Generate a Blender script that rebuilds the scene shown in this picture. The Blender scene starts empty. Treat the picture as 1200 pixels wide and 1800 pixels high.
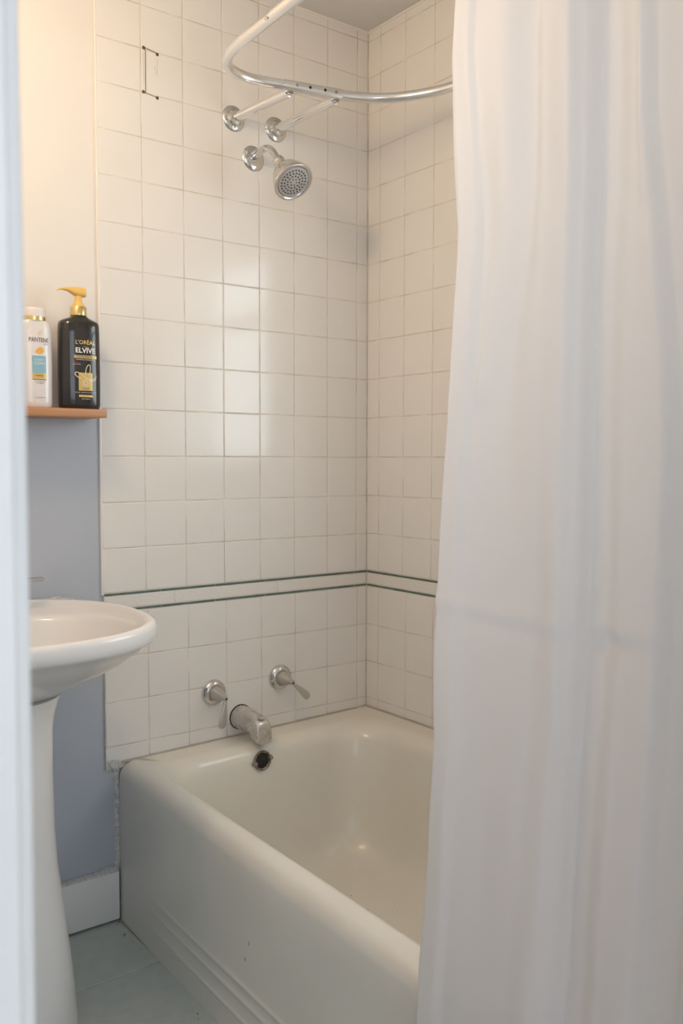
import bpy, bmesh, math, random
from mathutils import Vector, Matrix
C = bpy.context.scene
COL = C.collection
random.seed(7)
R = math.radians
PI = math.pi

# ------------------------------------------------------------------ camera
camd = bpy.data.cameras.new('camera')
cam = bpy.data.objects.new('camera', camd); COL.objects.link(cam)
yaw, pit, rol = .6498, -.0578, .0021
fwd = Vector((math.sin(yaw)*math.cos(pit), math.cos(yaw)*math.cos(pit), math.sin(pit)))
rt = Vector((math.cos(yaw), -math.sin(yaw), 0)); up = rt.cross(fwd)
r2 = rt*math.cos(rol)+up*math.sin(rol); u2 = up*math.cos(rol)-rt*math.sin(rol)
mw = Matrix((r2, u2, -fwd)).transposed().to_4x4(); mw.translation = Vector((-1.666, -2.0695, 1.1373))
cam.matrix_world = mw
camd.sensor_fit = 'HORIZONTAL'; camd.sensor_width = 24.0; camd.lens = 24.0*1593.8/1200
camd.clip_start = .02; camd.clip_end = 60
camd.dof.use_dof = True; camd.dof.focus_distance = 2.2; camd.dof.aperture_fstop = 9.0
C.camera = cam

# ------------------------------------------------------------------ world, lights, exposure
w = bpy.data.worlds.new('world'); C.world = w; w.use_nodes = True
bg = w.node_tree.nodes['Background']; bg.inputs[0].default_value = (.84, .91, 1.0, 1); bg.inputs[1].default_value = 2.9
C.view_settings.view_transform = 'Standard'; C.view_settings.look = 'None'
C.view_settings.gamma = 1.0; C.view_settings.use_curve_mapping = False
C.view_settings.exposure = 0.0
LAMP_POWER = 11.5
WINDOW_POWER = 9.0
wl = bpy.data.lights.new('window_daylight', 'AREA'); wl.shape = 'RECTANGLE'; wl.size = .80; wl.size_y = .80
wl.energy = WINDOW_POWER; wl.color = (.86, .93, 1.0)
wo = bpy.data.objects.new('window_daylight', wl); COL.objects.link(wo)
wo.location = (.25, -.94, 1.5); wo.rotation_euler = (0, R(90), 0); wo.rotation_euler = (R(90), 0, R(90))

# ------------------------------------------------------------------ materials
def nt(name):
    m = bpy.data.materials.new(name); m.use_nodes = True
    return m, m.node_tree, m.node_tree.nodes['Principled BSDF']
def mat(name, col, rough=.5, metal=0, spec=.5, noise=None, bump=None, rnoise=None, coat=0):
    """noise=(scale, amount) colour variation; bump=(scale, strength); rnoise=(scale, lo, hi)"""
    m, t, b = nt(name); N = t.nodes; L = t.links
    b.inputs['Base Color'].default_value = (*col, 1); b.inputs['Roughness'].default_value = rough
    b.inputs['Metallic'].default_value = metal; b.inputs['Specular IOR Level'].default_value = spec
    b.inputs['Coat Weight'].default_value = coat
    tc = N.new('ShaderNodeNewGeometry')
    if noise:
        n = N.new('ShaderNodeTexNoise'); n.inputs['Scale'].default_value = noise[0]; n.inputs['Detail'].default_value = 5
        L.new(tc.outputs['Position'], n.inputs['Vector'])
        r = N.new('ShaderNodeValToRGB'); a = noise[1]
        r.color_ramp.elements[0].position = .3; r.color_ramp.elements[1].position = .7
        r.color_ramp.elements[0].color = (*[c*(1-a) for c in col], 1); r.color_ramp.elements[1].color = (*[min(1, c*(1+a)) for c in col], 1)
        L.new(n.outputs['Fac'], r.inputs['Fac']); L.new(r.outputs['Color'], b.inputs['Base Color'])
    if bump:
        n = N.new('ShaderNodeTexNoise'); n.inputs['Scale'].default_value = bump[0]; n.inputs['Detail'].default_value = 4
        L.new(tc.outputs['Position'], n.inputs['Vector'])
        k = N.new('ShaderNodeBump'); k.inputs['Strength'].default_value = bump[1]; k.inputs['Distance'].default_value = .002
        L.new(n.outputs['Fac'], k.inputs['Height']); L.new(k.outputs['Normal'], b.inputs['Normal'])
    if rnoise:
        n = N.new('ShaderNodeTexNoise'); n.inputs['Scale'].default_value = rnoise[0]; n.inputs['Detail'].default_value = 6
        L.new(tc.outputs['Position'], n.inputs['Vector'])
        q = N.new('ShaderNodeMapRange'); q.inputs['From Min'].default_value = .35; q.inputs['From Max'].default_value = .65
        q.inputs['To Min'].default_value = rnoise[1]; q.inputs['To Max'].default_value = rnoise[2]
        L.new(n.outputs['Fac'], q.inputs['Value']); L.new(q.outputs['Result'], b.inputs['Roughness'])
    return m

M_tile = mat('tile_glaze', (.84, .825, .80), .13, noise=(9, .012), bump=(14, .03))
M_border = mat('border_glaze', (.84, .82, .79), .2, bump=(160, .9))
M_liner = mat('green_liner', (.10, .16, .14), .22, noise=(40, .2))
M_grout = mat('grout', (.70, .65, .58), .85, noise=(14, .22))
M_paint_up = mat('cream_paint', (.83, .81, .78), .45, noise=(5, .01), bump=(60, .05))
M_paint_lo = mat('blue_grey_paint', (.50, .54, .61), .42, noise=(6, .02), bump=(60, .06))
M_white_paint = mat('white_paint', (.88, .88, .88), .38, noise=(8, .02), bump=(40, .08))
M_jamb = mat('jamb_paint', (.84, .855, .85), .4, noise=(11, .03), bump=(35, .25))
M_ceil = mat('ceiling_paint', (.74, .73, .71), .8, bump=(60, .1))
M_floor = mat('floor_tile_glaze', (.52, .57, .54), .3, noise=(30, .05), bump=(60, .1))
M_fgrout = mat('floor_grout', (.46, .48, .45), .8, noise=(30, .2))
M_tub = mat('tub_enamel', (.79, .77, .70), .2, noise=(6, .02), bump=(14, .03))
M_sink = mat('sink_china', (.86, .85, .84), .1)
M_caulk = mat('caulk', (.58, .585, .58), .6, noise=(120, .25), bump=(200, 1.0))
M_grime = mat('grime', (.12, .085, .06), .9)
M_groutline = mat('dirty_joint', (.27, .22, .18), .9)
M_stain = mat('mineral_stain', (.52, .46, .38), .9)
M_debris = mat('floor_debris', (.16, .14, .12), .9)
M_chrome = mat('chrome', (.66, .655, .645), .14, metal=1, rnoise=(30, .10, .22))
M_alu = mat('rod_metal', (.84, .84, .84), .16, metal=1, rnoise=(20, .12, .22))
M_scaled = mat('scaled_chrome', (.62, .60, .57), .3, metal=.7, noise=(60, .12), rnoise=(45, .15, .55))
M_satin = mat('satin_chrome', (.52, .505, .48), .4, metal=.55, rnoise=(60, .34, .5))
M_end = mat('dull_metal', (.34, .33, .31), .35, metal=.8)
M_dark_hole = mat('dark_hole', (.02, .018, .016), .8)
M_tarnish = mat('tarnished_brass', (.25, .22, .18), .35, metal=.9, noise=(90, .5), rnoise=(70, .2, .7))
M_face = mat('shower_face', (.48, .455, .43), .4)
M_nozzle = mat('nozzle', (.07, .065, .06), .6)
M_hall = mat('added_hall_floor', (.32, .24, .17), .35, noise=(12, .2))
M_wood = None
M_black = mat('black_plastic', (.018, .016, .015), .16, coat=.4)
M_white_plastic = mat('pearl_white_plastic', (.80, .76, .75), .2, coat=.3)
M_gold = mat('gold_collar', (.72, .56, .26), .22, metal=.9)
M_gold_print = mat('gold_print', (.66, .47, .17), .35, metal=.35)
M_pump = mat('amber_pump', (.86, .56, .16), .3)
M_print_white = mat('white_print', (.85, .84, .83), .5)
M_print_dark = mat('dark_print', (.09, .08, .10), .5)
M_print_blue = mat('blue_label', (.27, .50, .62), .25)
M_print_red = mat('red_print', (.65, .12, .08), .5)
M_orange = mat('orange_drop', (.88, .45, .07), .3)
M_print_cream = mat('cream_print', (.82, .70, .45), .4)

def make_wood():
    m, t, b = nt('shelf_wood'); N = t.nodes; L = t.links
    g = N.new('ShaderNodeNewGeometry'); mp = N.new('ShaderNodeMapping'); mp.inputs['Scale'].default_value = (2, 60, 60)
    n = N.new('ShaderNodeTexNoise'); n.inputs['Scale'].default_value = 3; n.inputs['Detail'].default_value = 6
    r = N.new('ShaderNodeValToRGB'); r.color_ramp.elements[0].position = .3; r.color_ramp.elements[1].position = .75
    r.color_ramp.elements[0].color = (.46, .22, .10, 1); r.color_ramp.elements[1].color = (.56, .29, .14, 1)
    L.new(g.outputs['Position'], mp.inputs['Vector']); L.new(mp.outputs['Vector'], n.inputs['Vector'])
    L.new(n.outputs['Fac'], r.inputs['Fac']); L.new(r.outputs['Color'], b.inputs['Base Color'])
    b.inputs['Roughness'].default_value = .4
    return m
M_wood = make_wood()
def make_curtain_mat():
    m = bpy.data.materials.new('curtain_fabric'); m.use_nodes = True; t = m.node_tree; N = t.nodes; L = t.links
    N.remove(N['Principled BSDF']); o = N['Material Output']
    d = N.new('ShaderNodeBsdfDiffuse'); d.inputs[0].default_value = (.80, .785, .795, 1)
    tr = N.new('ShaderNodeBsdfTranslucent'); tr.inputs[0].default_value = (.80, .785, .79, 1)
    mx = N.new('ShaderNodeMixShader'); mx.inputs[0].default_value = .35
    gl = N.new('ShaderNodeBsdfGlossy'); gl.inputs['Roughness'].default_value = .5
    m2 = N.new('ShaderNodeMixShader'); m2.inputs[0].default_value = .03
    g = N.new('ShaderNodeNewGeometry'); n = N.new('ShaderNodeTexNoise'); n.inputs['Scale'].default_value = 5; n.inputs['Detail'].default_value = 3
    mp = N.new('ShaderNodeMapping'); mp.inputs['Scale'].default_value = (1, 1.4, .8)
    L.new(g.outputs['Position'], mp.inputs['Vector']); L.new(mp.outputs['Vector'], n.inputs['Vector'])
    k = N.new('ShaderNodeBump'); k.inputs['Strength'].default_value = .25; k.inputs['Distance'].default_value = .004
    L.new(n.outputs['Fac'], k.inputs['Height'])
    for s in (d, tr, gl): L.new(k.outputs['Normal'], s.inputs['Normal'])
    L.new(d.outputs[0], mx.inputs[1]); L.new(tr.outputs[0], mx.inputs[2])
    L.new(mx.outputs[0], m2.inputs[1]); L.new(gl.outputs[0], m2.inputs[2]); L.new(m2.outputs[0], o.inputs[0])
    return m
M_curtain = make_curtain_mat()
def make_glass():
    m = bpy.data.materials.new('window_glass'); m.use_nodes = True; t = m.node_tree; N = t.nodes; L = t.links
    N.remove(N['Principled BSDF']); o = N['Material Output']
    a = N.new('ShaderNodeBsdfTransparent'); a.inputs[0].default_value = (.93, .95, .94, 1)
    g = N.new('ShaderNodeBsdfGlossy'); g.inputs['Roughness'].default_value = .02
    mx = N.new('ShaderNodeMixShader'); mx.inputs[0].default_value = .07
    L.new(a.outputs[0], mx.inputs[1]); L.new(g.outputs[0], mx.inputs[2]); L.new(mx.outputs[0], o.inputs[0])
    return m
M_glass = make_glass()
def make_shade():
    m, t, b = nt('opal_shade'); b.inputs['Base Color'].default_value = (.9, .85, .75, 1)
    b.inputs['Emission Color'].default_value = (1, .72, .42, 1); b.inputs['Emission Strength'].default_value = 4
    return m
M_shade = make_shade()

# ------------------------------------------------------------------ helpers
def link(name, me, parent=None, m=None, smooth=False, angle=None):
    if m is not None: me.materials.append(m)
    if smooth:
        me.shade_smooth()
        if angle is not None: me.set_sharp_from_angle(angle=R(angle))
    o = bpy.data.objects.new(name, me); COL.objects.link(o)
    if parent is not None: o.parent = parent
    return o
def thing(name, label, cat, loc=(0, 0, 0), group=None):
    o = bpy.data.objects.new(name, None); COL.objects.link(o); o.location = loc; o.empty_display_size = .05
    o['label'] = label; o['category'] = cat
    if group: o['group'] = group
    return o
def struct(o): o['kind'] = 'structure'; return o
class MB:
    """collects geometry in world coordinates; o=origin subtracted on build"""
    def __init__(s): s.v = []; s.f = []
    def add(s, v, f):
        k = len(s.v); s.v += [tuple(p) for p in v]; s.f += [tuple(i+k for i in q) for q in f]; return s
    def box(s, a, b):
        x0, y0, z0 = [min(p, q) for p, q in zip(a, b)]; x1, y1, z1 = [max(p, q) for p, q in zip(a, b)]
        return s.add([(x0,y0,z0),(x1,y0,z0),(x1,y1,z0),(x0,y1,z0),(x0,y0,z1),(x1,y0,z1),(x1,y1,z1),(x0,y1,z1)],
                     [(0,3,2,1),(4,5,6,7),(0,1,5,4),(1,2,6,5),(2,3,7,6),(3,0,4,7)])
    def loft(s, rings, cap0=False, cap1=False, close=True):
        n = len(rings[0]); v = [p for r in rings for p in r]; f = []
        for i in range(len(rings)-1):
            for j in range(n if close else n-1):
                a = i*n+j; b = i*n+(j+1) % n
                f.append((a, b, b+n, a+n))
        if cap0: f.append(tuple(range(n-1, -1, -1)))
        if cap1: k = (len(rings)-1)*n; f.append(tuple(k+i for i in range(n)))
        return s.add(v, f)
    def lathe(s, o, d, prof, n=32, cap0=True, cap1=True):
        """prof: [(distance along d, radius)]"""
        o = Vector(o); d = Vector(d).normalized()
        a = d.orthogonal().normalized(); b = d.cross(a)
        rings = [[o+d*h+(a*math.cos(2*PI*i/n)+b*math.sin(2*PI*i/n))*r for i in range(n)] for h, r in prof]
        return s.loft(rings, cap0, cap1)
    def tube(s, path, r, n=20, cap=True):
        P = [Vector(p) for p in path]; rings = []
        ref = None
        for i, p in enumerate(P):
            t = (P[min(i+1, len(P)-1)]-P[max(i-1, 0)]).normalized()
            if ref is None: ref = t.orthogonal().normalized()
            ref = (ref-t*ref.dot(t)).normalized(); b = t.cross(ref)
            rr = r[i] if isinstance(r, (list, tuple)) else r
            rings.append([p+(ref*math.cos(2*PI*k/n)+b*math.sin(2*PI*k/n))*rr for k in range(n)])
        return s.loft(rings, cap, cap)
    def build(s, name, m=None, parent=None, smooth=False, angle=35, bevel=0, origin=None, seg=2):
        me = bpy.data.meshes.new(name)
        oo = Vector(origin) if origin is not None else (parent.location.copy() if parent is not None and parent.parent is None else Vector((0, 0, 0)))
        if parent is not None and parent.parent is not None: oo = parent.parent.location.copy()+parent.location
        me.from_pydata([tuple(Vector(p)-oo) for p in s.v], [], s.f)
        bm = bmesh.new(); bm.from_mesh(me)
        bmesh.ops.remove_doubles(bm, verts=bm.verts, dist=1e-6)
        if bevel:
            es = [e for e in bm.edges if len(e.link_faces) == 2 and e.calc_face_angle(0) > R(25)]
            bmesh.ops.bevel(bm, geom=es, offset=bevel, segments=seg, affect='EDGES', profile=.5)
        bmesh.ops.recalc_face_normals(bm, faces=bm.faces)
        bm.to_mesh(me); bm.free()
        o = link(name, me, parent, m, smooth or bevel > 0, angle if not bevel else 40)
        return o
def smooth_path(pts, k=8):
    P = [Vector(p) for p in pts]; out = []
    for i in range(len(P)-1):
        a = P[max(i-1, 0)]; b = P[i]; c = P[i+1]; d = P[min(i+2, len(P)-1)]
        for j in range(k):
            t = j/k
            out.append(.5*((2*b)+(c-a)*t+(2*a-5*b+4*c-d)*t*t+(3*b-a-3*c+d)*t**3))
    out.append(P[-1]); return out
def interp(x, xs, ys):
    if x <= xs[0]: return ys[0]
    for i in range(len(xs)-1):
        if x <= xs[i+1]: return ys[i]+(ys[i+1]-ys[i])*(x-xs[i])/(xs[i+1]-xs[i])
    return ys[-1]

# ------------------------------------------------------------------ room shell
XL, YF, H = -1.60, -1.62, 2.351
G = .0008                     # how far the grout lies behind the tile faces
def bx(name, a, b, m, parent=None, bevel=0): return MB().box(a, b).build(name, m, parent, bevel=bevel)
# wall with the taps (back)
wb = struct(bx('wall_back', (XL-.1, .006, 1.24), (.1, .1, H), M_paint_up))
bx('lower_paint', (XL-.1, .006, 0), (.1, .1, 1.24), M_paint_lo, wb)
bx('grout', (-.8105, G, .38), (.006, .006, H), M_grout, wb)
# wall along the tub (right), with the window opening hidden behind the curtain
WY0, WY1, WZ0, WZ1 = -1.35, -.53, 1.09, 1.90
wr = MB()
for a, b in (((.006, YF-.1, 0), (.12, .006, WZ0)), ((.006, YF-.1, WZ1), (.12, .006, H)),
             ((.006, YF-.1, WZ0), (.12, WY0, WZ1)), ((.006, WY1, WZ0), (.12, .006, WZ1))): wr.box(a, b)
wr = struct(wr.build('wall_right', M_paint_up))
g = MB()
for a, b in (((G, YF, .38), (.006, G, WZ0)), ((G, YF, WZ1), (.006, G, H)), ((G, YF, WZ0), (.006, WY0, WZ1)), ((G, WY1, WZ0), (.006, G, WZ1))): g.box(a, b)
g.build('grout', M_grout, wr)
wleft = struct(bx('wall_left', (XL-.1, YF-.08, 0), (XL, .006, H), M_paint_up))
wf = MB().box((XL-.1, YF-.08, 0), (-1.57, YF, H)).box((-.88, YF-.08, 0), (.12, YF, H)).box((-1.57, YF-.08, 2.06), (-.88, YF, H))
wf = struct(wf.build('wall_front', M_paint_up))
bx('lower_paint', (XL, YF, .0), (XL+.0015, .006, 1.24), M_paint_lo, wleft)
bx('lower_paint', (-.90+.022, YF, .0), (-.80, YF+.0015, 1.24), M_paint_lo, wf)
ceil = struct(bx('ceiling', (XL-.1, YF-.08, H), (.12, .1, H+.08), M_ceil))
fl = struct(bx('floor', (XL-.1, YF-.08, -.08), (.12, .1, -.002), M_fgrout))
hf = struct(bx('floor', (-4.1, -3.6, -.08), (2.1, YF-.08, .001), M_hall))  # unseen hall floor, added in brown to cut the light from below
struct(bx('ceiling', (-4.1, -3.6, 2.45), (2.1, YF-.08, 2.53), M_ceil))  # unseen hall ceiling, added so daylight enters only at window height
hw = struct(MB().box((-4.1, -3.6, .001), (2.1, -3.5, .85)).box((-4.1, -3.6, 2.15), (2.1, -3.5, 2.45)).box((-4.1, -3.6, .85), (-3.3, -3.5, 2.15)).box((.9, -3.6, .85), (2.1, -3.5, 2.15)).build('wall_hall_added', M_paint_up))  # unseen hall wall, added and shaped to dim the curtain towards its bottom
struct(bx('wall_hall_added', (-4.2, -3.6, 0), (-4.1, YF-.08, 2.45), M_paint_up))  # unseen side and end walls, added to close the hall against the sky
struct(bx('wall_hall_added', (2.1, -3.6, 0), (2.2, YF-.08, 2.45), M_paint_up))
struct(MB().box((-4.1, YF-.08, 0), (XL-.1, YF, 2.45)).box((.12, YF-.08, 0), (2.1, YF, 2.45)).build('wall_hall_added', M_paint_up))
struct(MB().box((-3.3, -3.57, 1.48), (.9, -3.53, 1.52)).box((-1.92, -3.57, .85), (-1.88, -3.53, 2.15)).box((-.52, -3.57, .85), (-.48, -3.53, 2.15)).build('window_hall_added', M_white_paint))  # bars of the unseen hall window, invented as the daylight opening
# floor tiles
fx = [-.800-.002-i*.305 for i in range(0, 4)]; fy = [.004, -.2345, -.5395, -.8445, -1.1495, -1.4545, -1.62]
def slab(name, me_cache, key, size, m, parent, loc, bev, thick):
    if key not in me_cache:
        b = MB().box((0, 0, 0), size); o = b.build(name, m, None, bevel=bev, seg=1); me_cache[key] = o.data
        bpy.data.objects.remove(o)
    o = bpy.data.objects.new(name, me_cache[key]); COL.objects.link(o); o.location = loc; o.parent = parent
    return o
cache = {}
fxs = [XL, -1.39, -1.085, -.781]
for i in range(3):
    for j in range(len(fy)-1):
        sx = fxs[i+1]-fxs[i]-.004; sy = fy[j]-fy[j+1]-.004
        slab('floor_tile', cache, ('f', round(sx, 3), round(sy, 3)), (sx, sy, .006), M_floor, fl, (fxs[i]+.0015, fy[j+1]+.0015, -.006), .0012, .006)
# bath tiles ------------------------------------------------
def tile_mesh(w_, h_, t=.006, b=.0016, m=M_tile, name='tile'):
    """tile in local u (width), v (height); face towards -n, at n=0 ; 5 rings of a pillowed edge"""
    key = (name, round(w_, 4), round(h_, 4), m.name)
    if key in cache: return cache[key]
    me = bpy.data.meshes.new(name); v = []; f = []
    for ins, d in ((0, t), (0, .0011), (.0007, .0004), (.0022, 0)):
        v += [(ins, d, ins), (w_-ins, d, ins), (w_-ins, d, h_-ins), (ins, d, h_-ins)]
    for r_ in range(3):
        for k in range(4):
            a = r_*4+k; c = r_*4+(k+1) % 4; f.append((a, c, c+4, a+4))
    f.append((12, 13, 14, 15))
    me.from_pydata(v, [], f); me.materials.append(m)
    for p in me.polygons: p.use_smooth = len(me.polygons)-1 > p.index >= 4
    bm = bmesh.new(); bm.from_mesh(me); bmesh.ops.recalc_face_normals(bm, faces=bm.faces); bm.to_mesh(me); bm.free()
    # outward is -y: flip if the face normal points +y
    if me.polygons[-1].normal.y > 0: me.flip_normals()
    cache[key] = me; return me
def put_tile(parent, wall, u0, u1, z0, z1, m=M_tile, name='tile', gap=.0018, proud=0.0, tilt=.0009):
    w_ = u1-u0-gap; h_ = z1-z0-gap
    if w_ < .004 or h_ < .003: return
    me = tile_mesh(w_, h_, m=m, name=name)
    o = bpy.data.objects.new(name, me); COL.objects.link(o); o.parent = parent
    rx = random.gauss(0, tilt); rz = random.gauss(0, tilt)
    if wall == 'b':
        o.location = (u0+gap/2, -proud, z0+gap/2); o.rotation_euler = (rx, 0, rz)
    else:  # right wall: u runs from the corner (0) outwards (negative y)
        o.location = (-proud, u1-gap/2, z0+gap/2); o.rotation_euler = (rx, 0, -PI/2+rz)
    return o
rows_up = [.808, .9213, 1.0324, 1.1438, 1.2574, 1.3689, 1.4789, 1.5893, 1.6972, 1.8058, 1.9119, 2.0186, 2.1207, 2.2223, 2.324, 2.350]
rows_lo = [.404, .4352, .5443, .6541, .7694]
cols_up = [-.8115, -.7003, -.5887, -.4773, -.3673, -.256, -.1435, -.0393, -.001]
cols_lo = [-.8095, -.696, -.584, -.4725, -.364, -.253, -.1435, -.034, -.001]
for j in range(len(rows_up)-1):
    for i in range(len(cols_up)-1):
        put_tile(wb, 'b', cols_up[i], cols_up[i+1], rows_up[j]+(.0055 if j == 0 else 0), rows_up[j+1])
for j in range(len(rows_lo)-1):
    for i in range(len(cols_lo)-1):
        put_tile(wb, 'b', cols_lo[i], cols_lo[i+1], rows_lo[j] if j else max(.4*(1+.045*((cols_lo[i]+cols_lo[i+1])/2+.42))+.0015, .386), rows_lo[j+1]-(.003 if j == 3 else 0))
# right wall columns
ru = [0.0, -.0532, -.1594, -.2755]
rl = [0.0, -.0532, -.1740, -.2860]
for _ in range(11): ru.append(ru[-1]-.1115); rl.append(rl[-1]-.1115)
ru.append(YF+.001); rl.append(YF+.001)
def in_window(a, b, c, d):   # u range a>b, z range c<d
    return b < WY1-.005 and a > WY0+.005 and d > WZ0+.005 and c < WZ1-.005
def right_tile(a, b, c, d, **k):
    if not in_window(a, b, c, d): put_tile(wr, 'r', b, a, c, d, **k) if False else _rt(a, b, c, d, **k); return
    if c < WZ0-.01: _rt(a, b, c, WZ0-.001, **k)
    if d > WZ1+.01: _rt(a, b, WZ1+.001, d, **k)
    c2 = max(c, WZ0); d2 = min(d, WZ1)
    if a > WY1+.01: _rt(a, WY1+.001, c2, d2, **k)
    if b < WY0-.01: _rt(WY0-.001, b, c2, d2, **k)
def _rt(a, b, c, d, m=M_tile, name='tile', gap=.0018, proud=0, tilt=.0009):
    w_ = a-b-gap; h_ = d-c-gap
    if w_ < .004 or h_ < .003: return
    me = tile_mesh(w_, h_, m=m, name=name); o = bpy.data.objects.new(name, me); COL.objects.link(o); o.parent = wr
    o.location = (-proud, a-gap/2, c+gap/2); o.rotation_euler = (random.gauss(0, tilt), 0, -PI/2+random.gauss(0, tilt))
for j in range(len(rows_up)-1):
    for i in range(len(ru)-1): right_tile(ru[i], ru[i+1], rows_up[j]+(.0055 if j == 0 else 0), rows_up[j+1])
for j in range(len(rows_lo)-1):
    for i in range(len(rl)-1): right_tile(rl[i], rl[i+1], rows_lo[j] if j else .4095, rows_lo[j+1]-(.003 if j == 3 else 0))
# border: green pencil liners and cream relief tiles
lin = [-.8095, -.660, -.505, -.352, -.201, -.047, -.001]
for za in (.8065, .7670):
    for i in range(len(lin)-1): put_tile(wb, 'b', lin[i], lin[i+1], za, za+.0068, m=M_liner, name='liner_tile', gap=.0018, proud=.0015, tilt=.0005)
brd = [-.8095, -.623, -.312, -.001]
for i in range(3): put_tile(wb, 'b', brd[i], brd[i+1], .7737, .8066, m=M_border, name='border_tile', gap=.0016, tilt=.0004)
y = -.001; 
while y > YF+.01:
    y2 = max(y-.153, YF+.001) if y != -.001 else -.138
    for za in (.8065, .7670): _rt(y, y2, za, za+.0068, m=M_liner, name='liner_tile', gap=.0018, proud=.0015, tilt=.0005)
    y = y2
y = -.001
while y > YF+.01:
    y2 = max(y-.311, YF+.001); _rt(y, y2, .7737, .8066, m=M_border, name='border_tile', gap=.0016, tilt=.0004); y = y2
# scalloped cement remains on the tile above (old fixture ghost marks)
mk = MB()
for (x0, z0, x1, z1, wd) in ((-.694, 2.125, -.656, 2.118, .0015), (-.694, 2.019, -.657, 2.014, .0015), (-.6885, 2.121, -.6885, 2.019, .0014)):
    dx, dz = x1-x0, z1-z0; L_ = math.hypot(dx, dz); nx, nz = -dz/L_*wd/2, dx/L_*wd/2
    mk.add([(x0-nx, -.0012, z0-nz), (x1-nx, -.0012, z1-nz), (x1+nx, -.0012, z1+nz), (x0+nx, -.0012, z0+nz),
            (x0-nx, .0008, z0-nz), (x1-nx, .0008, z1-nz), (x1+nx, .0008, z1+nz), (x0+nx, .0008, z0+nz)],
           [(0,1,2,3), (0,4,5,1), (1,5,6,2), (2,6,7,3), (3,7,4,0)])
mk.build('grime_line', M_groutline, wb)
mk = MB(); rr = random.Random(3)
for (xa, za, xb, zb) in ((-.6935, 2.110, -.6925, 2.04), (-.6570, 2.105, -.6580, 2.065), (-.6650, 2.085, -.6600, 2.068), (-.66, 2.120, -.670, 2.1235)):
    n = 9
    P = [Vector((xa+(xb-xa)*i/n+rr.uniform(-.0006, .0006), -.0008, za+(zb-za)*i/n)) for i in range(n+1)]
    mk.tube(P, [.0001+.0003*rr.random() for _ in P], 5)
mk.build('grime_smear', M_stain, wb)
for (x, z) in ((-.6925, 2.1235), (-.6570, 2.1165), (-.6940, 2.0195), (-.6580, 2.0135)):
    MB().lathe((x, -.0014, z), (0, 1, 0), [(0, .0010), (.0001, .0036), (.0016, .0042)], 12).build('screw_plug', M_grime, wb, smooth=True)
# baseboard, trim ------------------------------------------------
bbm = MB().box((XL, .006, .006), (-.7835, -.010, .127)).build('baseboard_back', M_white_paint, bevel=.003); struct(bbm)
cap = MB()
n = 60; rr = random.Random(5)
top = []
for i in range(n+1):
    x = -.785-(i/n)*.62; t = .002+.003*rr.random()*max(0, 1-i/24)+(.004 if i < 4 else 0)
    top.append((x, t))
rings = [[(x, .005, .126), (x, -.0098, .126), (x, -.008, .129+t*.4), (x, .0035, .130+t)] for x, t in top]
cap.loft(rings, True, True); cap.build('caulk', M_caulk, bbm)
# peeling caulk between painted wall and apron / tile edge
pc = MB(); rr = random.Random(11)
rings = []
for i in range(71):
    z = .128+i*.0041; w1 = .004+.0045*rr.random()+.004*abs(math.sin(i*.37)); d = .0015+.0015*rr.random()
    x = -.7795-.0008*math.sin(i*.6)
    rings.append([(x+.003, .0062, z), (x+.002, .006-d-.004, z), (x-w1*.5, .006-d, z), (x-w1, .0062, z)])
pc.loft(rings, True, True); pc.build('caulk', M_caulk, wb)
pc = MB(); rings = []
for i in range(60):
    z = .412+i*.0061; w1 = .0012+.003*rr.random()*max(0.1, 1-i/40); x = -.8100
    rings.append([(x+.001, .0062, z), (x+.001, .001, z), (x-w1*.6, .0035, z), (x-w1, .0062, z)])
pc.loft(rings, True, True); pc.build('caulk', M_caulk, wb)
# cement patch under the last tile, beside the curved tub rim
pc = MB(); pc.add([(-.809, -.001, .404), (-.783, -.001, .404), (-.783, -.001, .398), (-.7865, -.001, .386), (-.790, -.001, .372), (-.7985, -.001, .388), (-.803, -.001, .396),
                   (-.809, .006, .404), (-.783, .006, .404), (-.783, .006, .398), (-.7865, .006, .386), (-.790, .006, .372), (-.7985, .006, .388), (-.803, .006, .396)],
                  [(0,1,2,3,4,5,6)]+[(i, (i+1) % 7, (i+1) % 7+7, i+7) for i in range(7)]+[(13,12,11,10,9,8,7)])
pc.build('cement_patch', M_caulk, wb)
# paint run at the boundary wall/tile: bullnose strip
tr = MB().lathe((-.8125, .0035, .81), (0, 0, 1), [(0, .0036), (1.54, .0036)], 10).build('bullnose', M_tile, wb, smooth=True)
# ceiling joint strip (plaster bead)
MB().tube([(-.81, .001, H-.001), (-.001, .001, H-.001)], .005, 8).build('plaster_bead', M_paint_up, wb, smooth=True)
MB().tube([(.001, -.001, H-.001), (.001, YF, H-.001)], .005, 8).build('plaster_bead', M_paint_up, wr, smooth=True)

# window in the right wall ------------------------------------------------
win = MB()
def frame(mb, x0, x1, y0, y1, z0, z1, t):
    mb.box((x0, y0, z0), (x1, y1, z0+t)).box((x0, y0, z1-t), (x1, y1, z1)).box((x0, y0, z0+t), (x1, y0+t, z1-t)).box((x0, y1-t, z0+t), (x1, y1, z1-t))
frame(win, .004, .115, WY0, WY1, WZ0, WZ1, .018)
win = struct(win.build('window_1', M_white_paint, bevel=.001))
zm = 1.63
s1 = MB(); frame(s1, .035, .060, WY0+.0185, WY1-.0185, WZ0+.0185, zm+.02, .035); s1 = s1.build('sash', M_white_paint, win, bevel=.002)
s2 = MB(); frame(s2, .064, .089, WY0+.0185, WY1-.0185, zm-.015, WZ1-.0185, .035); s2 = s2.build('sash', M_white_paint, win, bevel=.002)
bx('pane', (.046, WY0+.05, WZ0+.05), (.049, WY1-.05, zm-.012), M_glass, s1)
bx('pane', (.075, WY0+.05, zm+.017), (.078, WY1-.05, WZ1-.05), M_glass, s2)
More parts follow.
